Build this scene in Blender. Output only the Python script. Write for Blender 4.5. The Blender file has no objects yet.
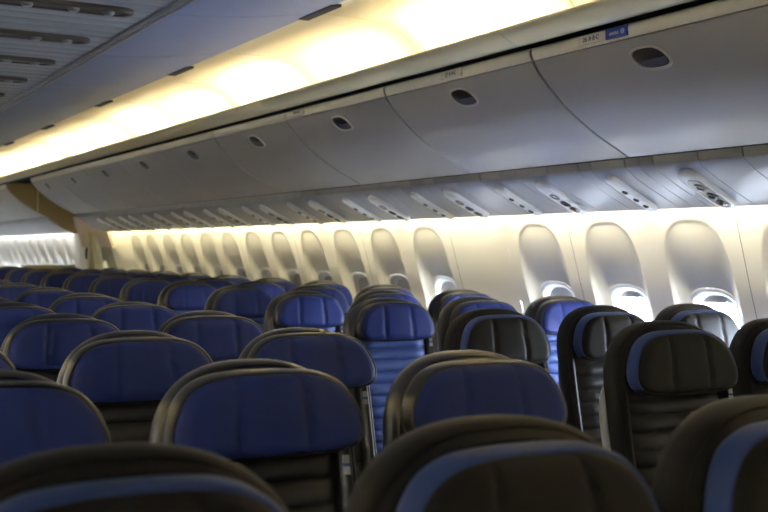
import bpy, bmesh, math, random
from mathutils import Vector, Matrix
random.seed(4)
C = bpy.context.scene.collection
CZ = 1.36                      # eye height of the photographer above the cabin floor
PI = math.pi

# ------------------------------------------------------------------ materials
def mat(name, col, rough=.5, spec=.5, bump=0, bscale=200, var=0, vscale=8, sheen=0, coat=0, metal=0):
    m = bpy.data.materials.new(name); m.use_nodes = True
    nt = m.node_tree; b = nt.nodes['Principled BSDF']
    b.inputs['Base Color'].default_value = (*col, 1)
    b.inputs['Roughness'].default_value = rough
    b.inputs['Specular IOR Level'].default_value = spec
    b.inputs['Metallic'].default_value = metal
    if sheen: b.inputs['Sheen Weight'].default_value = sheen
    if coat: b.inputs['Coat Weight'].default_value = coat
    tc = nt.nodes.new('ShaderNodeTexCoord')
    if bump:
        n = nt.nodes.new('ShaderNodeTexNoise'); n.inputs['Scale'].default_value = bscale
        nt.links.new(tc.outputs['Object'], n.inputs['Vector'])
        bp = nt.nodes.new('ShaderNodeBump'); bp.inputs['Strength'].default_value = bump; bp.inputs['Distance'].default_value = .002
        nt.links.new(n.outputs['Fac'], bp.inputs['Height']); nt.links.new(bp.outputs['Normal'], b.inputs['Normal'])
    if var:
        n = nt.nodes.new('ShaderNodeTexNoise'); n.inputs['Scale'].default_value = vscale
        nt.links.new(tc.outputs['Object'], n.inputs['Vector'])
        r = nt.nodes.new('ShaderNodeMix'); r.data_type = 'RGBA'
        r.inputs[6].default_value = (*[c*(1-var) for c in col], 1); r.inputs[7].default_value = (*[min(1, c*(1+var)) for c in col], 1)
        nt.links.new(n.outputs['Fac'], r.inputs[0]); nt.links.new(r.outputs[2], b.inputs['Base Color'])
    return m
def emat(name, col, s):
    m = bpy.data.materials.new(name); m.use_nodes = True
    b = m.node_tree.nodes['Principled BSDF']
    b.inputs['Base Color'].default_value = (.8,.8,.8,1)
    b.inputs['Emission Color'].default_value = (*col, 1); b.inputs['Emission Strength'].default_value = s
    return m
M = {}
M['shell']  = mat('charcoal_leather', (.024,.022,.021), .30, .95, .10, 260, .12, 30)
M['black']  = mat('black_leather', (.016,.014,.013), .54, .26, .10, 260, .12, 30)
M['blue']   = mat('royal_blue_leather', (.024,.043,.210), .48, .26, .10, 260, .10, 20)
M['quilt']  = mat('charcoal_quilted_leather', (.052,.050,.052), .45, .45, .10, 260, .12, 30)
M['band']   = mat('light_blue_leather', (.040,.075,.25), .48, .35, .10, 260, .08, 20)
M['bluecl'] = mat('blue_quilted_leather', (.085,.135,.36), .5, .35, .10, 260, .08, 20)
M['rear']   = mat('pale_grey_plastic', (.10,.10,.105), .45)
M['pale']   = mat('pale_side_trim', (.62,.62,.62), .4)
M['metal']  = mat('seat_leg_metal', (.35,.35,.36), .35, .5, metal=1)
M['arm']    = mat('dark_grey_plastic', (.05,.05,.055), .4)
M['tagw']   = mat('white_tag', (.75,.77,.80), .6)
M['tagb']   = mat('blue_tag', (.08,.15,.50), .6)
M['wall']   = mat('cream_sidewall', (.82,.785,.67), .45, .4, .03, 400, .03, 3)
M['bezel']  = mat('window_bezel', (.74,.75,.76), .35)
M['shade']  = mat('window_shade', (.42,.42,.43), .6)
M['bin']    = mat('bin_door_grey', (.40,.39,.385), .30, .5, .02, 500, .03, 4)
M['band_w'] = mat('warm_white_trim', (.80,.76,.64), .4)
M['psu']    = mat('service_panel_grey', (.34,.35,.385), .30, .5, .02, 500, .03, 4)
M['psuw']   = mat('service_unit_white', (.86,.86,.87), .3)
M['psug']   = mat('service_unit_grey', (.21,.20,.19), .4)
M['fascia'] = mat('fascia_grey', (.30,.29,.28), .45)
M['dark']   = mat('gap_dark', (.012,.012,.012), .7)
M['amber']  = mat('amber_lens', (.55,.22,.05), .25)
M['lens']   = mat('reading_lens', (.8,.8,.82), .15)
M['cove']   = mat('cove_panel', (.80,.71,.47), .55, .3)
M['lip']    = mat('cove_valance', (.80,.71,.47), .45)
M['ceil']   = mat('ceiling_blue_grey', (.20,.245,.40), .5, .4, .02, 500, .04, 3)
M['slat']   = mat('centre_panel_grey', (.29,.30,.335), .38, .5, 0, 0, .06, 6)
M['rail']   = mat('rail_aluminium', (.33,.33,.36), .3, .5, metal=.6)
M['carpet'] = mat('carpet_navy', (.03,.035,.06), .9, .2, .3, 600, .2, 60)
M['brown']  = mat('bulkhead_tan', (.44,.33,.14), .5)
M['pink']   = mat('door_liner_beige', (.58,.48,.36), .5)
M['door']   = mat('door_cream', (.33,.28,.18), .5)
M['yellow'] = mat('cream_moulding', (.72,.63,.38), .5)
M['latch']  = mat('latch_dark', (.028,.025,.02), .3)
M['slot']   = mat('service_slot_brown', (.085,.072,.062), .4)
M['paddle'] = mat('latch_paddle_blue_grey', (.10,.11,.16), .3)
M['frame']  = mat('latch_frame', (.55,.52,.47), .35)
M['sign']   = mat('sign_blue', (.012,.05,.33), .4)
M['ink']    = mat('ink_black', (.03,.03,.03), .6)
M['white']  = mat('ink_white', (.8,.8,.8), .6)
M['placard']= mat('placard_cream', (.68,.65,.57), .5)
g = bpy.data.materials.new('window_glass'); g.use_nodes = True
nt = g.node_tree; nt.nodes.clear()
o_ = nt.nodes.new('ShaderNodeOutputMaterial'); t_ = nt.nodes.new('ShaderNodeBsdfTransparent'); gl = nt.nodes.new('ShaderNodeBsdfGlossy')
gl.inputs['Roughness'].default_value = .05; mx = nt.nodes.new('ShaderNodeMixShader'); mx.inputs[0].default_value = .06
nt.links.new(t_.outputs[0], mx.inputs[1]); nt.links.new(gl.outputs[0], mx.inputs[2]); nt.links.new(mx.outputs[0], o_.inputs[0])
M['glass'] = g

# ------------------------------------------------------------------ mesh helpers
def finish(bm, angle=40, smooth=True):
    bmesh.ops.recalc_face_normals(bm, faces=bm.faces[:])
    for f in bm.faces: f.smooth = smooth
    a = math.radians(angle)
    for e in bm.edges:
        if len(e.link_faces) == 2 and e.calc_face_angle(0) > a: e.smooth = False
def obj(name, bm, mats, parent=None, angle=40, recalc=True, origin=None):
    if recalc: finish(bm, angle)
    if origin is not None: bmesh.ops.translate(bm, verts=bm.verts[:], vec=-Vector(origin))
    me = bpy.data.meshes.new(name); bm.to_mesh(me); bm.free()
    for m in (mats if isinstance(mats, (list, tuple)) else [mats]): me.materials.append(m)
    o = bpy.data.objects.new(name, me); C.objects.link(o)
    if origin is not None: o.location = origin
    if parent: o.parent = parent
    return o
def tag(o, label, cat, group=None):
    o['label'] = label; o['category'] = cat
    if group: o['group'] = group
    return o
def empty(name, loc, label, cat, group=None):
    o = bpy.data.objects.new(name, None); C.objects.link(o); o.location = loc; o.empty_display_size = .1
    return tag(o, label, cat, group)
def struct(o):
    o['kind'] = 'structure'; return o
def box(bm, lo, hi, bev=0, mi=0):
    vs = [bm.verts.new((x, y, z)) for x in (lo[0], hi[0]) for y in (lo[1], hi[1]) for z in (lo[2], hi[2])]
    fs = [bm.faces.new([vs[i] for i in q]) for q in ((0,1,3,2),(4,6,7,5),(0,4,5,1),(2,3,7,6),(0,2,6,4),(1,5,7,3))]
    for f in fs: f.material_index = mi
    if bev:
        es = list({e for f in fs for e in f.edges})
        r = bmesh.ops.bevel(bm, geom=es, offset=bev, segments=3, profile=.5, affect='EDGES')
        for f in r['faces']: f.material_index = mi
    return vs
def loft(bm, rings, cap0=True, cap1=True, closed=True, mi=0):
    R = [[bm.verts.new(p) for p in r] for r in rings]
    n = len(R[0])
    for a, b in zip(R, R[1:]):
        for i in range(n if closed else n-1):
            j = (i+1) % n
            f = bm.faces.new((a[i], a[j], b[j], b[i])); f.material_index = mi
    if cap0: bm.faces.new(list(reversed(R[0]))).material_index = mi
    if cap1: bm.faces.new(R[-1]).material_index = mi
    return R
def spline(pts, k=6):
    out = []
    n = len(pts)
    for i in range(n-1):
        p0 = pts[max(i-1, 0)]; p1 = pts[i]; p2 = pts[i+1]; p3 = pts[min(i+2, n-1)]
        for s in range(k):
            t = s/k
            out.append(tuple(.5*((2*b)+(-a+c)*t+(2*a-5*b+4*c-d)*t*t+(-a+3*b-3*c+d)*t**3) for a, b, c, d in zip(p0, p1, p2, p3)))
    out.append(tuple(pts[-1]))
    return out
def offset_profile(pr, d):
    """shift an open (x,z) profile sideways by d along its normal"""
    out = []
    for i, (x, z) in enumerate(pr):
        a = pr[max(i-1, 0)]; b = pr[min(i+1, len(pr)-1)]
        tx, tz = b[0]-a[0], b[1]-a[1]; L = math.hypot(tx, tz) or 1
        out.append((x - tz/L*d, z + tx/L*d))
    return out
def panel(bm, pr, y0, y1, th=.012, mi=0):
    """a slab of thickness th following profile pr from y0 to y1 (thickness to the back)"""
    back = offset_profile(pr, th)
    loop = list(pr) + list(reversed(back))
    ys = [y0, y1]
    rings = [[(x, y, z) for x, z in loop] for y in ys]
    loft(bm, rings, mi=mi)
def zc(pts): return [(x, z + CZ) for x, z in pts]
def mirror_x(pts): return [(1.08 - x, z) for x, z in pts]

# ------------------------------------------------------------------ cabin cross-section (x to the windows, z up)
WALLP = zc([(3.64,-1.36),(3.70,-1.0),(3.70,-.8),(3.67,-.5),(3.615,-.27),(3.575,-.15),(3.525,.02),(3.47,.20),(3.435,.31),(3.41,.40)])
def wallx(z):
    p = WALLP
    if z <= p[0][1]: return p[0][0]
    for a, b in zip(p, p[1:]):
        if a[1] <= z <= b[1]:
            t = (z-a[1])/(b[1]-a[1]); return a[0]+(b[0]-a[0])*t
    return p[-1][0]
PSUP = zc(spline([(3.400,.1945),(3.345,.219),(3.24,.268),(3.15,.314),(3.108,.342),(3.094,.356)], 4))
FASC = zc([(3.094,.357),(3.088,.372),(3.085,.389)])
BINP = zc(spline([(3.06,.392),(2.996,.424),(2.893,.475),(2.767,.553),(2.692,.614),(2.62,.682),(2.580,.735)], 5))
BANDP = zc(spline([(2.5785,.7395),(2.5735,.750),(2.568,.765),(2.571,.782),(2.60,.796)], 4))
LIPP = zc(spline([(2.575,.812),(2.53,.792),(2.49,.794),(2.445,.815),(2.418,.838),(2.425,.848),(2.45,.844),(2.50,.826)], 4))
COVEP = zc(spline([(2.70,.83),(2.68,.90),(2.655,.945),(2.607,.989),(2.54,1.030),(2.44,1.055),(2.30,1.062),(2.135,1.060)], 4))
CEILP = zc(spline([(2.125,1.056),(1.97,1.030),(1.79,1.004),(1.60,.988),(1.440,.981)], 4))
Y0, Y1 = -1.9, 12.85          # near cabin section
YD = 14.30                    # far section begins behind the door
YE = 23.0

# ------------------------------------------------------------------ floor, ends, ceiling
bm = bmesh.new(); box(bm, (-2.7, Y0, -.05), (3.78, YE, 0)); struct(obj('floor', bm, M['carpet']))
bm = bmesh.new(); box(bm, (-2.7, Y0-.06, 0), (3.78, Y0, 2.6)); struct(obj('wall_rear', bm, M['wall']))
bm = bmesh.new(); box(bm, (-2.7, YE, 0), (3.78, YE+.06, 2.6)); struct(obj('wall_front', bm, M['wall']))

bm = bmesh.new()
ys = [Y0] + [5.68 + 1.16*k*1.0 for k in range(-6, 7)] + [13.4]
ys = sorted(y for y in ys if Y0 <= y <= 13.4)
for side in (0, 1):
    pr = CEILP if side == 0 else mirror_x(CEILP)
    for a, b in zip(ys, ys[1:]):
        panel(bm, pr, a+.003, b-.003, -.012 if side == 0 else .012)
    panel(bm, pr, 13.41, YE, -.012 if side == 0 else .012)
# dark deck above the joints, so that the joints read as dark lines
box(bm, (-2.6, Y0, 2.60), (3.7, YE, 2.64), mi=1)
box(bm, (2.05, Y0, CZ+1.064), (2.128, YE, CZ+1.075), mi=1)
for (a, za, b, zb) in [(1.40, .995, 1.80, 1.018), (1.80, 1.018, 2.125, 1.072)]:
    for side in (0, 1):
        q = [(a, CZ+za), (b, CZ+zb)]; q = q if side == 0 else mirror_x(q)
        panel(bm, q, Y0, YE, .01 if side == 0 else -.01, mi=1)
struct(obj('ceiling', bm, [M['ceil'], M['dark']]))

# centre ceiling panel between the two rails: shallow transverse slats
bm = bmesh.new()
y = Y0
while y < 13.4:
    box(bm, (-.33, y, CZ+.975 + random.uniform(-.001, .001)), (1.41, y+.118, CZ+1.0), .004); y += .1283
box(bm, (-.33, 13.42, CZ+.975), (1.41, YE, CZ+1.0))
box(bm, (-.33, Y0, CZ+1.0), (1.41, YE, CZ+1.02), mi=1)
struct(obj('trim_1', bm, [M['slat'], M['dark']]))
for n, xx in ((2, 1.425), (3, -.345)):
    bm = bmesh.new()
    for dx in (-.016, .014):
        box(bm, (xx+dx-.008, Y0, CZ+.962), (xx+dx+.008, YE, CZ+.985), .004)
    box(bm, (xx-.03, Y0, CZ+.974), (xx+.03, YE, CZ+.99), mi=1)
    struct(obj('trim_%d' % n, bm, [M['rail'], M['ceil']]))

# ------------------------------------------------------------------ cove and its valance
for side in (0, 1):
    bm = bmesh.new()
    pr = COVEP if side == 0 else mirror_x(COVEP)
    ys = [Y0] + [5.68 + 1.16*k for k in range(-6, 15)] + [YE]
    for a, b in zip(ys, ys[1:]):
        panel(bm, pr, a+.005, b-.005, .01*(-1 if side == 0 else 1))
    back = offset_profile(pr, -.014 if side == 0 else .014)
    panel(bm, back, Y0, YE, -.004 if side == 0 else .004, mi=1)
    struct(obj('trim_%d' % (4+side), bm, [M['cove'], M['lip']]))
    bm = bmesh.new()
    pr = LIPP if side == 0 else mirror_x(LIPP)
    ys = [Y0] + [3.50 + 1.168*k for k in range(-4, 9)] + [YD, 16, 18, 20, YE]
    for a, b in zip(ys, ys[1:]):
        panel(bm, pr, a+.002, b-.002, .008*(-1 if side == 0 else 1))
    # flat shelf behind the valance that carries the lamps
    q = zc([(2.50,.822),(2.72,.822)]); q = q if side == 0 else mirror_x(q)
    panel(bm, q, Y0, YE, .006, mi=1)
    struct(obj('trim_%d' % (6+side), bm, [M['lip'], M['dark']]))
# small black outlet slots in the cove's upper edge
for i, yc in enumerate((2.72, 4.47, 6.37, 8.10, 9.95, 11.75)):
    bm = bmesh.new(); box(bm, (2.105, yc-.17, CZ+1.048), (2.155, yc+.17, CZ+1.062), .003)
    if i == 0: bm.free(); continue
    names = ['', 'nearest', 'second nearest', 'third nearest', 'fourth nearest', 'farthest']
    tag(obj('air_slot', bm, M['dark']), names[i] + ' thin black air slot along the upper edge of the lit ceiling cove', 'vent', 'air slots along the cove edge')

# ------------------------------------------------------------------ right sidewall with window recesses
def sup(a, n=2.6):
    c, s = math.cos(a), math.sin(a)
    return (math.copysign(abs(c)**(2/n), c), math.copysign(abs(s)**(2/n), s))
NP = 72
SEAM0, PW = 3.325, 1.11
ZB, ZT = .0, CZ+.40
RZC, RHW = CZ-.27, .200            # recess centre height, half width
RTOP, RBOT = CZ+.147, CZ-.68
WZC = CZ-.367                      # window centre height
def rec_pt(a, ins):
    n = 3.2
    c, s = sup(a, n)
    hh = (RTOP-RBOT)/2 - ins; zc_ = (RTOP+RBOT)/2
    return (RHW-ins)*c, zc_ + hh*s
def win_pt(a, hw, hh):
    c, s = sup(a, 2.7); return hw*c, WZC + hh*s
def bay(bm, yc, y0, y1, window=True):
    if not window:
        pr = [(wallx(ZB+(ZT-ZB)*i/24), ZB+(ZT-ZB)*i/24) for i in range(25)]
        loft(bm, [[(x, y, z) for x, z in pr] for y in (y0, y1)], False, False, closed=False); return
    angs = [2*PI*i/NP for i in range(NP)]
    zm = (RTOP+RBOT)/2
    loops = []
    def rect(a):                    # outer rectangle of the bay seen from its centre
        c, s = math.cos(a), math.sin(a)
        dy = (y1-yc if c > 0 else yc-y0); dz = (ZT-zm if s > 0 else zm-ZB)
        t = min(dy/abs(c) if abs(c) > 1e-9 else 1e9, dz/abs(s) if abs(s) > 1e-9 else 1e9)
        return c*t, zm + s*t
    # angles through the rectangle's corners must be kept
    cor = [math.atan2(z-zm, y-yc) % (2*PI) for y in (y0, y1) for z in (ZB, ZT)]
    for ca in cor:
        k = min(range(NP), key=lambda i: abs((angs[i]-ca+PI) % (2*PI)-PI)); angs[k] = ca
    # parametrise every loop by the same index
    def depth(z):
        t = (RTOP-z)/(RTOP-(CZ-.15)); t = max(0, min(1, t)); return .006 + .043*t**2.0
    def on(y, z, d): return (wallx(z)+d, yc+y, z)
    Rr = [rect(a) for a in angs]
    # recess loop by the matching index through the polar angle on the shape
    def shape(fn, a):               # point of loop fn whose polar angle about (0,zm) is a
        lo, hi = a-1.2, a+1.2
        for _ in range(40):
            m_ = (lo+hi)/2; y, z = fn(m_); ang = math.atan2(z-zm, y)
            d = (ang-a+PI) % (2*PI)-PI
            if d < 0: lo = m_
            else: hi = m_
        return fn((lo+hi)/2)
    A0 = [shape(lambda q: rec_pt(q, 0), a) for a in angs]
    A1 = [shape(lambda q: rec_pt(q, .004), a) for a in angs]
    A2 = [shape(lambda q: rec_pt(q, .012), a) for a in angs]
    A2b = [shape(lambda q: rec_pt(q, .040), a) for a in angs]
    A3 = [shape(lambda q: rec_pt(q, .075), a) for a in angs]
    W0 = [shape(lambda q: win_pt(q, .185, .220), a) for a in angs]
    rings = [[on(y, z, 0) for y, z in Rr]]
    for t in (.35, .7, .93): rings.append([on(r[0]+(p[0]-r[0])*t, r[1]+(p[1]-r[1])*t, 0) for r, p in zip(Rr, A0)])
    rings.append([on(y, z, 0) for y, z in A0])
    rings.append([on(y, z, .002) for y, z in A1])
    rings.append([on(y, z, .002+depth(z)*.30) for y, z in A2])
    rings.append([on(y, z, depth(z)*.74) for y, z in A2b])
    rings.append([on(y, z, depth(z)) for y, z in A3])
    for t in (.12, .25, .4, .55, .7, .85, 1):
        rings.append([on(p[0]+(w[0]-p[0])*t, p[1]+(w[1]-p[1])*t, depth(p[1]+(w[1]-p[1])*t)) for p, w in zip(A3, W0)])
    loft(bm, rings, False, False)
OPEN = {-1: .035, 0: .035, 1: .033, 2: .07, 4: .085}   # how far the shade hangs down
def wname(k): return k
bm = bmesh.new()
near_w = []; far_w = []
j = -5
while SEAM0 + PW*j < 12.6:
    a = SEAM0 + PW*j; b = min(a+PW, 13.0)
    mid = a+PW/2
    for h, (p, q) in enumerate(((a, mid), (mid, a+PW))):
        k = 2*j+h
        lo = p + (.0016 if h == 0 else 0); hi = q - (.0016 if h == 1 else 0)
        yc = 3.60+.5555*k
        if q > Y0 + .02:
            w_ = (k != 3 and yc < 12.2)
            bay(bm, yc, max(lo, Y0), min(hi, 13.0), w_ and lo > Y0)
            if w_ and lo > Y0: near_w.append((k, yc))
    j += 1
yy = 14.95; k = 100
while yy + .555 < YE:
    bay(bm, yy+.2775, yy+(.003 if k % 2 == 0 else 0), yy+.555-(.003 if k % 2 else 0)); far_w.append((k, yy+.2775)); yy += .555; k += 1
bay(bm, 0, yy, YE, False)
bay(bm, 0, YD-.02, 14.95, False)
# light moulding along some joints, dark lining behind the joints
for f in bm.faces: f.material_index = 0
yj = [SEAM0+PW*j for j in range(-4, 9)] + [14.95+1.11*j for j in range(0, 8)]
for y_ in yj:
    pr = [(wallx(z)+.012, z) for z in [ZB+(ZT-ZB)*i/24 for i in range(25)]]
    loft(bm, [[(x, yv, z) for x, z in pr] for yv in (y_-.09, y_+.09)], False, False, closed=False, mi=1)
wall = obj('wall_right', bm, [M['wall'], M['dark']], angle=35)
# make normals face the cabin
struct(wall)
bm = bmesh.new()
for sx in (0, 1):
    for y_a, y_b in ((Y0, YE),):
        x0, x1 = (3.70, 3.78) if sx == 0 else (-2.70, -2.62)
        box(bm, (x0, y_a, CZ+.37), (x1, y_b, 2.64))
        xa, xb = (3.40, 3.72) if sx == 0 else (-2.66, -2.34)
        box(bm, (xa, y_a, CZ+.385), (xb, y_b, CZ+.40))
struct(obj('trim_13', bm, M['dark']))  # unseen outer skin, added to block stray daylight above the sidewalls

# windows: bezel, glass, shade
def window(idx, k, yc, shade):
    wi = M['bezel']
    d0 = .051
    tilt = [(wallx(z), z) for z in (0,)]
    def P(y, z, d): return (wallx(z)+d, yc+y, z)
    A = [2*PI*i/48 for i in range(48)]
    bm = bmesh.new()
    rings = []
    for hw, hh, d in ((.187,.222,d0+.004),(.185,.220,d0-.004),(.181,.216,d0-.006),(.170,.206,d0-.004),(.158,.196,d0+.004),(.148,.188,d0+.022),(.145,.184,d0+.05),(.143,.182,d0+.095)):
        rings.append([P(*win_pt(a, hw, hh), d) for a in A])
    loft(bm, rings, False, False)
    fr = struct(obj('window_%d' % idx, bm, wi, angle=60))
    bm = bmesh.new()
    loft(bm, [[P(*win_pt(a, .144, .183), d0+.075) for a in A], [P(*win_pt(a, .144, .183), d0+.079) for a in A]])
    obj('pane', bm, M['glass'], fr)
    # shade: a thin slat that slides down inside the bezel, cut straight at its lower edge
    bm = bmesh.new()
    zlow = WZC + .187 - shade
    pts = [win_pt(a, .146, .1855) for a in A]
    pts = [(y, max(z, zlow)) for y, z in pts]
    keep = []
    for q in pts:
        if not keep or abs(q[0]-keep[-1][0])+abs(q[1]-keep[-1][1]) > 1e-4: keep.append(q)
    r0 = [P(y, z, d0+.034) for y, z in keep]; r1 = [P(y, z, d0+.042) for y, z in keep]
    loft(bm, [r0, r1])
    box(bm, (wallx(zlow)+d0+.018, yc-.05, zlow+.004), (wallx(zlow)+d0+.036, yc+.05, zlow+.012), .002)
    obj('window_shade', bm, M['shade'], fr)
ii = 1
for k, yc in near_w:
    window(ii, k, yc, OPEN.get(k, .37)); ii += 1
for k, yc in far_w:
    window(ii, k, yc, .12 if k < 110 else .2); ii += 1

# outer skin so that no daylight leaks in except through the windows: ring around each opening is the wall itself
# ------------------------------------------------------------------ left side (outside the frame, closes the cabin)
bm = bmesh.new()
pl = mirror_x(WALLP)
panel(bm, pl, Y0, YE, .02)
struct(obj('wall_left', bm, M['wall']))
bm = bmesh.new()
body = BINP + BANDP + zc([(3.32,.80),(3.38,.42)])
loft(bm, [[(1.08-x, y, z) for x, z in body] for y in (Y0, YE)])
body = FASC[::-1] + PSUP[::-1] + zc([(3.36,.25),(3.25,.36)])
loft(bm, [[(1.08-x, y, z) for x, z in body] for y in (Y0, YE)])
struct(obj('trim_8', bm, M['bin']))

# ------------------------------------------------------------------ passenger service run above the windows (right)
SE = [2.917,3.14,3.386,3.468,3.552,3.769,3.856,4.077,4.316,4.456,4.619]
seams = [y for y in SE]
base = [4.85,5.05,5.17,5.30,5.45,5.62]
for r in range(9):
    for y in base: seams.append(y + r*.84)
for y in (2.30,2.52,2.66,2.75): seams.append(y)
seams = sorted([Y0, .4, 1.2, 1.9] + [y for y in seams if y < Y1-.1] + [Y1])
bm = bmesh.new()
for a, b in zip(seams, seams[1:]):
    panel(bm, PSUP, a+.0018, b-.0018, -.012)
    panel(bm, FASC, a+.003, b-.003, -.012, mi=2)
back = zc([(3.375,.225),(3.255,.276),(3.165,.322),(3.11,.36),(3.115,.395)])
panel(bm, back, Y0, Y1, -.008, mi=1)
# thickened lower lip and the closing lid above the lamp slot
loft(bm, [[(x, y, z) for x, z in zc([(3.400,.1945),(3.405,.200),(3.385,.222),(3.372,.216)])] for y in (Y0, Y1)])
box(bm, (3.09, Y0, CZ+.40), (3.42, Y1, CZ+.41), mi=1)
struct(obj('trim_9', bm, [M['psu'], M['dark'], M['fascia']], angle=30))
# far section
bm = bmesh.new()
yy = YD
while yy < YE-.1:
    panel(bm, PSUP, yy+.004, min(yy+.42, YE)-.004, -.012); panel(bm, FASC, yy+.004, min(yy+.42, YE)-.004, -.012); yy += .42
panel(bm, back, YD, YE, -.008, mi=1)
box(bm, (3.09, YD, CZ+.40), (3.42, YE, CZ+.41), mi=1)
struct(obj('trim_10', bm, [M['psu'], M['dark']], angle=30))

ordw = ['nearest','second nearest','third nearest','fourth nearest','fifth nearest','sixth nearest','seventh nearest','eighth nearest','ninth nearest','tenth nearest','eleventh nearest','twelfth nearest','thirteenth nearest']
# frame on the service panel: s runs up the slope from lip to fascia, y along the cabin
def slope(s):
    a, b = PSUP[0], PSUP[-1]
    L = [0]
    for p, q in zip(PSUP, PSUP[1:]): L.append(L[-1]+math.hypot(q[0]-p[0], q[1]-p[1]))
    s = max(0, min(L[-1], s))
    for i in range(len(PSUP)-1):
        if s <= L[i+1]+1e-9:
            t = (s-L[i])/(L[i+1]-L[i]); p, q = PSUP[i], PSUP[i+1]
            tx, tz = (q[0]-p[0])/(L[i+1]-L[i]), (q[1]-p[1])/(L[i+1]-L[i])
            return (p[0]+(q[0]-p[0])*t, p[1]+(q[1]-p[1])*t), (-(-tz)*-1, 0), (tx, tz)
def SP(s, y, h):
    p, _, t = slope(s)
    nx, nz = t[1], -t[0]          # normal pointing down into the cabin
    if nz > 0: nx, nz = -nx, -nz
    return (p[0]+nx*h, y, p[1]+nz*h)
def pill(bm, s0, s1, y, hw, hs, mi=0, n=20):
    """rounded long body on the slope; hs = list of (inset, height)"""
    rings = []
    for ins, h in hs:
        r = []
        w = hw-ins; a, b = s0+hw, s1-hw
        for i in range(n+1):
            t = PI*i/n - PI/2
            r.append(SP(b+w*math.cos(t), y+w*math.sin(t), h))
        mid = 8
        for i in range(1, mid): r.append(SP(b+(a-b)*i/mid, y+w, h))
        for i in range(n+1):
            t = PI*i/n + PI/2
            r.append(SP(a+w*math.cos(t), y+w*math.sin(t), h))
        for i in range(1, mid): r.append(SP(a+(b-a)*i/mid, y-w, h))
        rings.append(r)
    loft(bm, rings, mi=mi)
def disc(bm, s, y, r, h0, h1, mi=0):
    loft(bm, [[SP(s+q*math.cos(t), y+q*math.sin(t), h) for t in [2*PI*i/16 for i in range(16)]] for q, h in ((r, h0), (r, h1), (r*.6, h1+.001), (r*.5, h1-.004))], mi=mi)
def air_unit(y, hw, i, wide):
    if wide:
        t = empty('reading_light_unit', SP(.15, y, 0), ordw[i]+' broad oblong unit of dark round lamps in the sloping panel over the windows', 'reading light', 'broad reading light units')
    else:
        t = empty('air_vent_unit', SP(.15, y, 0), ordw[i]+' slim oblong unit of small black nozzles in the sloping panel over the windows', 'air vent', 'slim air vent units')
    inv = Matrix.Translation(-Vector(t.location))
    def add(name, bm, m, par=t, up=inv):
        bmesh.ops.transform(bm, matrix=up, verts=bm.verts[:]); return obj(name, bm, m, par, angle=50)
    bm = bmesh.new(); pill(bm, .012, .312, y, hw, [(0,-.004),(0,.010),(.003,.017),(.009,.021)])
    add('housing', bm, M['psuw'])
    bm = bmesh.new()
    if wide: pill(bm, .035, .262, y-.004, hw*.70, [(0,.014),(0,.0216),(.004,.0224),(.012,.0220)])
    else: pill(bm, .030, .25, y-.006, hw*.62, [(0,.014),(0,.0216),(.004,.0224),(.012,.0220)])
    add('inset_plate', bm, M['psug'] if (wide and i == 0) else M['psuw'])
    n = 3
    for q in range(n):
        s = (.075, .135, .205)[q]
        bm = bmesh.new(); disc(bm, s, y-.008, .026 if wide else .014, .016, .0255)
        nm = 'lamp_socket' if wide else 'nozzle'
        o = add(nm, bm, M['latch'] if (not wide or q < 2) else M['psug'])
        if wide and q == 0:
            bm = bmesh.new(); disc(bm, s, y-.008, .013, .020, .0262); add('lamp_lens', bm, M['amber'] if i == 1 else M['latch'], o, inv)
UA = [3.25,4.175,4.99,5.83]+[5.83+.84*k for k in range(1, 8)]
UB = [3.69,4.52,5.34,6.18]+[6.18+.84*k for k in range(1, 8)]
for i, y in enumerate(UA): air_unit(y, .054, i, True)
for i, y in enumerate(UB): air_unit(y, .033, i, False)

# ------------------------------------------------------------------ overhead bins
def text_mesh(name, s, size, m, parent, loc, xdir, ydir, ext=.0006):
    cu = bpy.data.curves.new(name, 'FONT'); cu.body = s; cu.size = size; cu.align_x = 'CENTER'; cu.align_y = 'CENTER'; cu.extrude = ext
    o = bpy.data.objects.new(name, cu); C.objects.link(o)
    me = bpy.data.meshes.new_from_object(o.evaluated_get(bpy.context.evaluated_depsgraph_get()))
    bpy.data.objects.remove(o); bpy.data.curves.remove(cu)
    me.materials.clear(); me.materials.append(m)
    o = bpy.data.objects.new(name, me); C.objects.link(o)
    x = Vector(xdir).normalized(); y = Vector(ydir).normalized(); z = x.cross(y)
    mm = Matrix((x, y, z)).transposed().to_4x4(); mm.translation = Vector(loc)
    o.matrix_world = mm
    if parent:
        o.parent = parent; o.matrix_parent_inverse = Matrix.Translation(-Vector(parent.location)) if parent.parent is None else Matrix()
    return o
def facept(s):
    """point and tangent at s metres up the bin face measured from its top edge downwards"""
    pr = BINP[::-1]; acc = 0
    for p, q in zip(pr, pr[1:]):
        L = math.hypot(q[0]-p[0], q[1]-p[1])
        if acc+L >= s:
            t = (s-acc)/L; return (p[0]+(q[0]-p[0])*t, p[1]+(q[1]-p[1])*t), ((q[0]-p[0])/L, (q[1]-p[1])/L)
        acc += L
def FP(s, y, h):
    p, t = facept(s); nx, nz = t[1], -t[0]
    if nx > 0: nx, nz = -nx, -nz
    return (p[0]+nx*h, y, p[1]+nz*h)
def lat_ring(s0, yc, hw, hh, h, n=2.6, N=28, skew=.18):
    out = []
    for i in range(N):
        c, s = sup(2*PI*i/N, n)
        out.append(FP(s0 - s*hh, yc + c*hw + s*hw*skew, h))
    return out
BW = 1.168
rowtxt = {-1: '26 A\u00b7B\u00b7C', 0: '27 A\u00b7B\u00b7C', 1: '28 A\u00b7B\u00b7C'}
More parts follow.
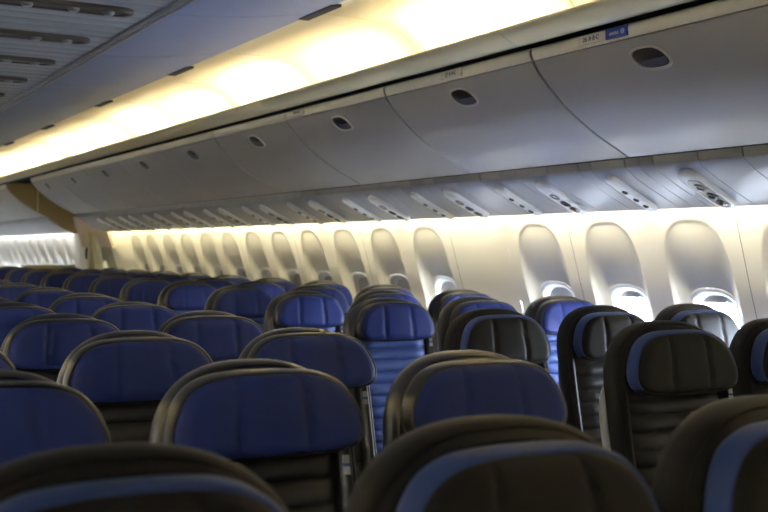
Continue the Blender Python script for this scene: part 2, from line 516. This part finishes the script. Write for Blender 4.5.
for b in range(-3, 8):
    a0 = 3.50 + BW*b; a1 = a0 + BW       # seams at a0, a1
    if b < -2: continue
    i = b+2
    t = empty('overhead_bin', (2.80, (a0+a1)/2, CZ+.39), '', 'overhead bin', 'overhead bins above the window seats')
    inv = Matrix.Translation(-Vector(t.location))
    def add(name, bm, m, par=t, angle=40):
        bmesh.ops.transform(bm, matrix=inv, verts=bm.verts[:]); return obj(name, bm, m, par, angle=angle)
    lab = {0: 'closed grey overhead bin at the right edge, without a blue sign in view',
           1: 'closed grey overhead bin that carries the small blue sign'}
    lab[2] = 'closed grey overhead bin directly behind the one with the blue sign'
    w = ['third','fourth','fifth','sixth','seventh','eighth','ninth']
    for q in range(3, 9): lab[q] = w[q-3] + ' closed grey overhead bin counted along the row from the blue sign'
    lab[9] = 'farthest closed grey overhead bin, ending the row beside the door area'
    if b == -2: t['label'] = lab[0]
    else: t['label'] = lab.get(i, lab[9])
    e = .0075
    bm = bmesh.new()
    dark = offset_profile(BINP, -.02); body = dark + zc([(2.60,.735),(2.60,.790),(3.28,.79),(3.33,.43)])
    loft(bm, [[(x, y, z) for x, z in body] for y in (a0+.001, a1-.001)])
    add('body', bm, M['dark'])
    bm = bmesh.new(); panel(bm, BINP, a0+e, a1-e, -.016); door = add('door', bm, M['bin'])
    bm = bmesh.new(); panel(bm, BANDP, a0+e, a1-e, -.012); add('top_band', bm, M['band_w'])
    yc = a1 - .598; s0 = .085
    bm = bmesh.new()
    loft(bm, [lat_ring(s0, yc, hw, hh, h) for hw, hh, h in ((.082,.052,-.002),(.082,.052,.004),(.080,.050,.006),(.075,.045,.0055),(.072,.042,.001))], cap0=True, cap1=False)
    fr = add('latch_frame', bm, M['frame'], door)
    bm = bmesh.new()
    loft(bm, [lat_ring(s0, yc, hw, hh, h) for hw, hh, h in ((.073,.043,.0005),(.071,.041,.0018))])
    add('latch_recess', bm, M['latch'], door)
    bm = bmesh.new()
    pts = []
    full = [(sup(2*PI*q/40, 2.6)) for q in range(40)]
    for h in (.0019, .0045):
        pts.append([FP(s0 - min(s, -.12)*.038, yc + c*.066 + min(s, -.12)*.066*.18, h) for c, s in full])
    R_ = loft(bm, pts)
    bmesh.ops.remove_doubles(bm, verts=bm.verts[:], dist=.00005)
    add('latch_paddle', bm, M['paddle'], door)
    pz = CZ+.7645; px = 2.5665
    if b in rowtxt:
        ty = {-1: 3.135, 0: 4.07, 1: 5.66}[b]
        if b == -1:
            bm = bmesh.new(); box(bm, (px-.0030, ty-.075, pz-.0165), (px+.004, ty+.075, pz+.0165), .0008); pc = add('row_placard', bm, M['placard'])
            bm = bmesh.new(); box(bm, (px-.0036, 2.945, pz-.0185), (px+.004, 3.055, pz+.0185), .0008); sg = add('blue_sign', bm, M['sign'])
            sg['label'] = 'small blue sign with white emblem'
            text_mesh('sign_lettering', 'UNITED', .0135, M['white'], None, (px-.0042, 3.011, pz-.002), (0,-1,0), (0,0,1)).parent = sg
            bm = bmesh.new()
            n = 20
            def ringx(r, x): return [(x, 2.967+r*math.cos(2*PI*q/n), pz+r*math.sin(2*PI*q/n)) for q in range(n)]
            loft(bm, [ringx(.0095, px-.0032), ringx(.0095, px-.0042)])
            add('sign_emblem', bm, M['white'], sg)
            bm = bmesh.new()
            for dy in (-.004, 0, .004): box(bm, (px-.0046, 2.967+dy-.0006, pz-.009), (px-.0040, 2.967+dy+.0006, pz+.009))
            for dz in (-.004, .001, .005): box(bm, (px-.0046, 2.967-.009, pz+dz-.0005), (px-.0040, 2.967+.009, pz+dz+.0005))
            add('emblem_grid', bm, M['sign'], sg)
            sl = [o for o in sg.children if o.name.startswith('sign_lettering')][0]
            sl.location = Vector(sl.location) - Vector(t.location)
            ob = text_mesh('row_numbers', rowtxt[b], .024, M['ink'], None, (px-.0036, ty, pz), (0,-1,0), (0,0,1))
            ob.parent = pc; ob.location = Vector(ob.location) - Vector(t.location)
        else:
            bm = bmesh.new(); box(bm, (px-.0022, ty-.085, pz-.0165), (px+.004, ty+.085, pz+.0165), .0008); pc = add('row_placard', bm, M['placard'])
            ob = text_mesh('row_numbers', rowtxt[b], .024, M['ink'], None, (px-.0028, ty, pz), (0,-1,0), (0,0,1))
            ob.parent = pc; ob.location = Vector(ob.location) - Vector(t.location)
YB = 3.50 + BW*8
# far bins beyond the door (one run seen end-on, blue-grey underside)
for q in range(4):
    a0 = YD+.012 + q*1.168*1.85; a1 = a0 + 1.168*1.85-.006
    t = empty('overhead_bin', (2.80, (a0+a1)/2, CZ+.39), ['nearest','second nearest','third nearest','farthest'][q] + ' closed overhead bin of the far cabin section beyond the door', 'overhead bin', 'overhead bins of the far cabin section')
    inv = Matrix.Translation(-Vector(t.location))
    bm = bmesh.new(); body = BINP + BANDP + zc([(3.28,.79),(3.33,.43)])
    loft(bm, [[(x, y, z) for x, z in offset_profile(BINP + BANDP, -.016) + zc([(3.28,.79),(3.33,.43)])] for y in (a0, a1)])
    bmesh.ops.transform(bm, matrix=inv, verts=bm.verts[:]); obj('body', bm, M['brown'], t)
    bm = bmesh.new(); panel(bm, BINP, a0, a1, -.014); bmesh.ops.transform(bm, matrix=inv, verts=bm.verts[:]); obj('door', bm, M['bin'], t)
    bm = bmesh.new(); panel(bm, BANDP, a0, a1, -.012); bmesh.ops.transform(bm, matrix=inv, verts=bm.verts[:]); obj('top_band', bm, M['band_w'], t)

# ------------------------------------------------------------------ door area between the two cabin sections
bm = bmesh.new()
prof = [(2.57,.775),(2.585,.72),(2.70,.61),(2.90,.475),(3.07,.387),(3.25,.255),(3.40,.19),(3.44,.19),(3.42,.40),(3.33,.80),(2.62,.80)]
loft(bm, [[(x, y, z) for x, z in zc(prof)] for y in (YD-.03, YD+.01)])
struct(obj('wall_bulkhead', bm, M['brown']))
bm = bmesh.new()
box(bm, (2.935, YD-.036, CZ+.455), (2.955, YD-.028, CZ+.775), .002)
struct(obj('trim_11', bm, M['yellow']))
# door surround (header over the exit door) and door
bm = bmesh.new()
loft(bm, [[(x, y, z) for x, z in zc([(3.50,.02),(3.455,.16),(3.41,.28),(3.375,.40),(3.42,.41),(3.58,.02)])] for y in (Y1+.002, YD-.032)])
struct(obj('trim_12', bm, M['pink']))
bm = bmesh.new()
panel(bm, [(wallx(z)+.05, z) for z in [i*.08 for i in range(22)]], Y1-.1, YD-.03, -.04)
struct(obj('door_1', bm, M['door']))
d = bpy.data.objects['door_1']
bm = bmesh.new(); panel(bm, [(wallx(z)-.03, z) for z in [.25+i*.05 for i in range(20)]], 13.55, 14.25, -.07)
obj('slide_cover', bm, M['yellow'], d)
bm = bmesh.new()
zc_ = CZ-.06
def cyl_x(bm, x0, x1, y, z, r, n=20): loft(bm, [[(x, y+r*math.cos(2*PI*q/n), z+r*math.sin(2*PI*q/n)) for q in range(n)] for x in (x0, x1)])
cyl_x(bm, wallx(zc_)-.05, wallx(zc_)+.02, 14.05, zc_, .075)
obj('viewing_port', bm, M['dark'], d)
bm = bmesh.new()
loft(bm, [[(x, y, z) for x, z in [(wallx(zz)-.01, zz) for zz in [i*.085 for i in range(20)]] + [(3.77, 1.615), (3.77, 0)]] for y in (YD-.032, YD-.008)])
struct(obj('trim_14', bm, M['wall']))
t = empty('assist_frame', (3.45, 13.3, 0), 'cream inverted V shaped frame beside the far exit door', 'door frame')
def beam(name, p, q, w):
    bm = bmesh.new(); p = Vector(p); q = Vector(q); dirv = (q-p).normalized()
    a = Vector((1,0,0)); b = dirv.cross(a).normalized()
    loft(bm, [[tuple(c + a*sx*.035 + b*sy*w) for sx, sy in ((-1,-1),(1,-1),(1,1),(-1,1))] for c in (p, q)])
    bmesh.ops.translate(bm, verts=bm.verts[:], vec=-Vector(t.location))
    es = bm.edges[:]; bmesh.ops.bevel(bm, geom=es, offset=.008, segments=2, affect='EDGES')
    return obj(name, bm, M['yellow'], t)
beam('beam', (3.46, 13.62, CZ+.14), (3.52, 14.05, .02), .05)
beam('beam', (3.46, 13.50, CZ+.16), (3.60, 13.10, .02), .06)
bm = bmesh.new(); cyl_x(bm, -.06, .06, .27, CZ+.12, .09); obj('hinge', bm, M['yellow'], t)
# low partition seen across the far aisle
t = empty('partition', (3.05, 14.2, 0), 'low cream partition standing below the far row of windows', 'partition')
bm = bmesh.new(); box(bm, (-.27, -.03, 0), (.32, .03, CZ-.245), .006); obj('panel', bm, M['door'], t)
bm = bmesh.new(); box(bm, (-.30, -.05, CZ-.246), (.34, .05, CZ-.205), .01); obj('cap_rail', bm, M['yellow'], t)

# ------------------------------------------------------------------ centre service units in the ceiling
for i in range(6):
    y = 4.52 + .71*i
    t = empty('ceiling_service_unit', (1.0, y, CZ+.975), ['nearest','second nearest','third nearest','fourth nearest','fifth nearest','sixth nearest'][i] + ' long dark service unit recessed in the slatted ceiling by the rail', 'ceiling vent', 'dark service units in the slatted ceiling')
    bm = bmesh.new()
    N = 14; rings = []
    for ins, h in ((0,.004),(0,-.014),(.006,-.020),(.020,-.020),(.026,-.014)):
        r = []
        w = .062-ins
        for q in range(N+1):
            a = PI*q/N-PI/2; r.append((.23+w*1.3*math.cos(a), w*math.sin(a), h))
        for q in range(N+1):
            a = PI*q/N+PI/2; r.append((-.36+w*math.cos(a), w*math.sin(a), h))
        rings.append(r)
    loft(bm, rings); obj('housing', bm, M['slot'], t)
    for xx in (-.30, -.12, .06, .2):
        bm = bmesh.new()
        n = 14
        loft(bm, [[(xx+r*math.cos(2*PI*q/n), -.028+r*math.sin(2*PI*q/n), h) for q in range(n)] for r, h in ((.024,-.012),(.024,-.026),(.016,-.034),(.006,-.034))])
        obj('nozzle', bm, M['rail'], t)

# ------------------------------------------------------------------ seats
TILT = .21; ST = 1.161        # shell top height
PIV = Vector((0, -.145, .47))
def bk(x, d, z): return (x, d + (z-ST)*TILT, z)
def arch(hw, top, bot, hc=.185, n=2.45, low=.97):
    pts = []
    K = 10
    def wd(z): return hw*(low + (1-low)*min(1, max(0, (z-bot)/.35)))
    for i in range(K): z = bot+(top-hc-bot)*i/K; pts.append((-wd(z), z))
    for i in range(41):
        a = PI - PI*i/40; c, s = sup(a, n); pts.append((hw*c, top-hc+hc*s))
    for i in range(K-1, -1, -1): z = bot+(top-hc-bot)*i/K; pts.append((wd(z), z))
    return pts
HW = .214
def shell_bm(HW=HW):
    bm = bmesh.new()
    spec = [(.040,.040,.052),(.012,.012,.044),(.002,.002,.030),(0,0,.012),(.000,.000,-.006),(.004,.004,-.018),(.009,.009,-.0225),(.011,.0105,-.0205),(.014,.013,-.026),(.022,.021,-.034),(.031,.030,-.032),(.039,.038,-.022),(.044,.043,-.006)]
    rings = []
    for iw, it, d in spec:
        rings.append([bk(x, d, z) for x, z in arch(HW-iw, ST-it, .43+.2*iw, .185-it*.6)])
    loft(bm, rings); return bm
def rear_bm(HW=HW):
    bm = bmesh.new()
    rings = []
    for iw, it, d in ((.024,.10,.034),(.018,.094,.046),(.022,.10,.062),(.05,.14,.075)):
        rings.append([bk(x, d, z) for x, z in arch(HW+.004-iw, ST-it, .42+.2*iw, .19, 2.4, 1.0)])
    loft(bm, rings); return bm
def back_bm(HW=HW):
    bm = bmesh.new()
    z0, z1 = .47, 1.09; ch = 13; per = 7; nx = 10; w = HW-.046
    V = []
    for i in range(ch*per+1):
        z = z0+(z1-z0)*i/(ch*per); ph = (i % per)/per
        b = .021*max(0, math.sin(PI*ph))**.55 if i % per else 0
        row = []
        for j in range(nx+1):
            u = -1+2*j/nx
            side = (1-abs(u)**8)**.5 if abs(u) < 1 else 0
            row.append(bm.verts.new(bk(u*w, -.004-(.010+b)*side - .010*u*u*side, z)))
        V.append(row)
    for a, b in zip(V, V[1:]):
        for j in range(nx): bm.faces.new((a[j], a[j+1], b[j+1], b[j]))
    return bm
HRP = [(0,0),(.05,-.001),(.10,-.007),(.140,-.026),(.166,-.058),(.182,-.098),(.186,-.132),(.176,-.160),(.150,-.175),(.10,-.181),(.05,-.183),(0,-.183)]
HRS = spline(HRP, 5)
def hr_out(ins, zs=1):
    # inset outline (right half) then mirrored
    cz = -.095
    full = HRS[1:-1]
    right = [(x*(1-ins/.185), cz+(z-cz)*(1-ins/.094)) for x, z in HRS]
    left = [(-x, z) for x, z in right[1:-1]][::-1]
    return [(x, z*zs) for x, z in right + left]
def headrest_bm(top, zs=1):
    bm = bmesh.new(); rings = []
    for ins, d in ((.05,-.022),(.022,-.024),(.008,-.032),(.001,-.044),(0,-.056),(.001,-.072),(.004,-.079),(.006,-.081),(.009,-.081),(.012,-.076)):
        rings.append([bk(x, d, top+z) for x, z in hr_out(ins, zs)])
    loft(bm, rings)
    for f in bm.faces:
        c = f.calc_center_median()
        if c.z < top-.160*zs: f.material_index = 1
    return bm
def pad_bm(top, zs=1):
    bm = bmesh.new()
    prof = [p for p in HRS]
    ins = .0085; cz = -.095
    prof = [(x*(1-ins/.185), cz+(z-cz)*(1-ins/.094)) for x, z in prof]
    zt, zb = prof[0][1], prof[-1][1]
    nz, nx = 26, 44
    def w(z):
        best = 0
        for p, q in zip(prof, prof[1:]):
            if (p[1]-z)*(q[1]-z) <= 0 and p[1] != q[1]:
                t = (z-p[1])/(q[1]-p[1]); best = max(best, p[0]+(q[0]-p[0])*t)
        return best
    V = []
    for i in range(nz+1):
        v = -math.cos(PI*i/nz)                    # denser near the edges
        z = (zt+zb)/2 - v*(zt-zb)/2*.9995
        ww = max(w(z), .02)
        row = []
        for j in range(nx+1):
            u = math.sin(PI/2*(-1+2*j/nx)) if False else (-1+2*j/nx)
            u = math.copysign(1-(1-abs(u))**1.25, u)
            x = u*ww
            e = min(1, (1-abs(u))*ww/.030); e2 = min(1, (1-abs(v))*(zt-zb)/2/.030)
            rnd = math.sqrt(max(0, 1-(1-e)**2)) * math.sqrt(max(0, 1-(1-e2)**2))
            gx = .063 + .004*(z-zt)/(zb-zt)
            gr = math.exp(-((abs(x)-gx)/.0032)**2)*.0068 + math.exp(-((abs(x)-gx)/.014)**2)*.0016
            dome = .014*(1-(abs(x)/.19)**2)*(1-.35*v*v)
            wing = .010*max(0, (abs(x)-.10)/.08)**1.5
            d = -.075 - rnd*(.012+dome+wing*.6-gr)
            row.append(bm.verts.new(bk(x, d, top+z*zs)))
        V.append(row)
    for a, b in zip(V, V[1:]):
        for j in range(nx): bm.faces.new((a[j], a[j+1], b[j+1], b[j]))
    return bm
def cush_bm():
    bm = bmesh.new(); box(bm, (-.212, -.60, .37), (.212, -.115, .475), .03); return bm
def leg_bm(s):
    bm = bmesh.new()
    box(bm, (s*.15-.02, -.52, .0), (s*.15+.02, -.16, .03), .006)
    for a, b in (((s*.15, -.50, .02), (s*.15, -.42, .38)), ((s*.15, -.19, .02), (s*.15, -.25, .38))):
        loft(bm, [[(c[0]+ex*.016, c[1]+ey*.02, c[2]) for ex, ey in ((-1,-1),(1,-1),(1,1),(-1,1))] for c in (a, b)])
    return bm
def arm_bm():
    bm = bmesh.new(); box(bm, (.219, -.56, .60), (.246, -.20, .655), .010)
    box(bm, (.221, -.30, .40), (.244, -.20, .61), .006); return bm
def tag_bm(dz=0, dx=0):
    bm = bmesh.new()
    for i, (a, b) in enumerate(((.928+dz,.942+dz),(.942+dz,.948+dz),(.948+dz,.962+dz))):
        vs = [bk(.171+dx, -.044, a), bk(.182+dx, -.048, a), bk(.182+dx, -.048, b), bk(.171+dx, -.044, b)]
        vb = [(x, y+.003, z) for x, y, z in vs]
        loft(bm, [vs, vb], mi=(1 if i == 1 else 0))
    return bm

PROTO = {}
def make_seat(kind):
    """kind: black (extra legroom), blue (blue head pad, dark back), bluew (blue head pad and back)"""
    top = ST - {'black': .022, 'blue': .012, 'bluew': .016}[kind]
    zs = {'black': 1, 'blue': .84, 'bluew': .90}[kind]; hw = .192 if kind == 'blue' else .212
    r = bpy.data.objects.new('cabin_seat', None); C.objects.link(r); r.empty_display_size = .1
    padm = M['black'] if kind == 'black' else M['blue']
    bandm = M['band'] if kind == 'black' else M['shell']
    backm = {'black': M['quilt'], 'blue': M['quilt'], 'bluew': M['bluecl']}[kind]
    obj('backrest_shell', shell_bm(hw), M['shell'] if kind != 'black' else M['black'], r, 50, origin=PIV)
    obj('rear_panel', rear_bm(hw), M['rear'], r, 50, origin=PIV)
    b = obj('back_cushion', back_bm(hw), backm, r, 80, origin=PIV)
    h = obj('headrest', headrest_bm(top, zs), [bandm, M['black']], r, 60, origin=PIV)
    p = obj('headrest_pad', pad_bm(top, zs), padm, None, 80)
    for v in p.data.vertices: v.co -= PIV
    p.parent = h
    if kind == 'black': h['label'] = 'headrest edged in blue'
    else: p['label'] = 'royal blue headrest pad'
    obj('care_tag', tag_bm(.025 if zs < 1 else 0, hw-.212), [M['tagw'], M['tagb']], r, 30, origin=PIV)['label'] = 'small white and blue tag'
    obj('seat_cushion', cush_bm(), backm, r, 50)
    obj('armrest', arm_bm(), M['arm'], r, 40)
    for s in (-1, 1): obj('leg', leg_bm(s), M['metal'], r, 30)
    # pad, cushion face the passenger
    for o in (b, p):
        me = o.data; me.update()
        n = sum((q.normal.y*q.area for q in me.polygons))
        if n > 0: me.flip_normals()
    return r
def copy_tree(o, parent=None):
    c = o.copy(); C.objects.link(c); c.parent = parent
    for ch in list(o.children): copy_tree(ch, c)
    return c
def place(kind, x, y, label, group, recline=0, yawd=0, dz=0):
    if kind not in PROTO: r = PROTO[kind] = make_seat(kind)
    else: r = copy_tree(PROTO[kind])
    r.location = (x, y, dz); r.rotation_euler = (0, 0, math.radians(yawd))
    for ch in r.children:
        if tuple(ch.location) != (0, 0, 0): ch.rotation_euler = (math.radians(-recline), 0, 0)
    if kind == 'black' and abs(y-2.502) < .1 and x < 2.5:
        r.scale.x = 1.07
        for ch in r.children:
            if ch.name.startswith('rear_panel'):
                ch.data = ch.data.copy(); ch.data.materials[0] = M['pale']; ch.scale.x = 1.10; ch['label'] = 'pale strip along the seat side'
    tag(r, label, 'airplane seat', group)
    return r
orr = ['first','second','third','fourth','fifth','sixth','seventh','eighth','ninth','tenth','eleventh','twelfth','thirteenth','fourteenth']
SP_ = .465
# centre block: rows counted from the camera
MX, MY1, MG, MP = 1.233, 1.118, .784, .7883
mcols = {1: (-2,-1,0), 2: (-2,-1,0), 3: (-2,-1,0), 4: (-1,0), 5: (-1,0), 6: (-1,0)}
cn = {0: 'beside the aisle', -1: 'next to the aisle seat', -2: 'third from the aisle'}
MADJ = {(1,0): (0,0), (3,0): (.02, 2.5), (5,0): (.03, 2.5)}
for r in range(1, 13):
    for c in mcols.get(r, (0,)):
        y = MY1 if r == 1 else MY1+MG+(r-2)*MP
        dy, rc = MADJ.get((r, c), (0, 0))
        if r == 1: lab = 'black leather seat with blue headrest edge, nearest row, %s' % {0: 'at the right corner', -1: 'at bottom centre', -2: 'at the bottom left'}[c]
        else: lab = 'seat with blue headrest, %s row of the left block, %s' % (orr[r-1], cn[c])
        place('black' if r == 1 else 'blue', MX+c*SP_+(.018 if r in (3, 5) else .024 if r > 3 else .004 if r == 2 else 0), y+dy, lab, 'extra legroom seats with blue edged headrests' if r == 1 else 'centre block seats with blue headrests', rc)
WX, WY1, WPIT = 2.34, 2.502, .8575
wn = {0: 'on the aisle', 1: 'in the middle', 2: 'by the window'}
WADJ = {(1,0): (0,-1.2), (2,0): (0, 1.5)}
for r in range(1, 14):
    for c in (0, 1, 2):
        if r == 1 and c == 2: continue
        if r == 13 and c > 0: continue
        y = WY1+(r-1)*WPIT
        dy, rc = WADJ.get((r, c), (0, 0))
        if r == 1: lab = ['black seat with blue headrest edge and pale side strip, foremost on the right aisle', 'black seat with blue headrest edge, cut off by the right picture edge under the windows'][c]
        elif r == 2: lab = 'black seat with blue headrest edge, second row of the window block, %s' % wn[c]
        else: lab = 'blue seat with dark frame, %s row of the window block, %s' % (orr[r-1], wn[c])
        place('black' if r <= 2 else 'bluew', WX+c*SP_-(.025 if c == 0 and r < 3 else 0), y+dy, lab, 'extra legroom seats with blue edged headrests' if r <= 2 else 'blue seats of the window block', rc)

# ------------------------------------------------------------------ light
def area(name, loc, sx, sy, power, col, rot, cam=True):
    L = bpy.data.lights.new(name, 'AREA'); L.shape = 'RECTANGLE'; L.size = sx; L.size_y = sy; L.energy = power; L.color = col
    o = bpy.data.objects.new(name, L); C.objects.link(o); o.location = loc; o.rotation_euler = rot; return o
WARM = (1, .88, .64)
# lamps behind the cove valance (one per panel), both sides
for k in range(-7, 14):
    y = 5.68 + 1.16*k + .58
    if y < Y0+.3 or y > 21: continue
    pw = 2.9*(.75 if k % 2 else 1.2)
    area('cove_lamp', (2.53, y, CZ+.842), .03, .88, pw, WARM, (0, -PI*.86, 0))
    area('sidewall_or_fill_lamp', (1.08-3.405, y-.5, CZ+.275), .03, 1.1, 18, (.90, .93, 1), (0, math.radians(8), 0))  # added cool fill from the unseen left, brightens seats and bin bands
    area('cove_lamp', (1.08-2.53, y, CZ+.842), .03, .88, pw, WARM, (0, PI*.86, 0))
# sidewall wash lamps above the windows
for k in range(13):
    y = Y0 + .6 + 1.14*k
    if y > Y1: continue
    area('sidewall_or_fill_lamp', (3.405, y, CZ+.275), .03, 1.1, 2.5, (1, .93-.007*max(0, y-3), .74-.026*max(0, y-3)), (0, math.radians(-15), 0)).data.spread = math.radians(85)
for k in range(7):
    y = YD + .9 + 1.14*k
    area('sidewall_or_fill_lamp', (3.405, y, CZ+.275), .03, 1.1, 4.0, (.93, .95, 1), (0, math.radians(-8), 0))
# daylight
w = bpy.data.worlds.new('overcast_sky'); bpy.context.scene.world = w; w.use_nodes = True
w.node_tree.nodes['Background'].inputs[0].default_value = (.70, .82, 1, 1)
w.node_tree.nodes['Background'].inputs[1].default_value = 38.0
# portals help the renderer to find the windows
for k, yc in near_w:
    if k in OPEN:
        L = area('window_portal', (wallx(WZC)+.20, yc, WZC), .36, .26, 1, (1,1,1), (0, PI/2+.18, 0)); L.data.cycles.is_portal = True

# ------------------------------------------------------------------ camera
f_, yaw, pit, roll = 1117.8, .5043, -.0041, -.0093
cam = bpy.data.cameras.new('camera'); co = bpy.data.objects.new('camera', cam); C.objects.link(co)
cam.sensor_width = 36; cam.lens = f_*36/768
fw = Vector((math.sin(yaw)*math.cos(pit), math.cos(yaw)*math.cos(pit), math.sin(pit)))
rt = Vector((math.cos(yaw), -math.sin(yaw), 0)); up = rt.cross(fw)
r2 = rt*math.cos(roll) - up*math.sin(roll); u2 = up*math.cos(roll) + rt*math.sin(roll)
mm = Matrix((r2, u2, -fw)).transposed().to_4x4(); mm.translation = (0, 0, CZ)
co.matrix_world = mm
cam.dof.use_dof = True; cam.dof.focus_distance = 3.3; cam.dof.aperture_fstop = 5.6
cam.clip_start = .05
sc = bpy.context.scene; sc.camera = co
sc.view_settings.view_transform = 'Standard'; sc.view_settings.look = 'None'; sc.view_settings.gamma = 1
sc.view_settings.exposure = 1.15
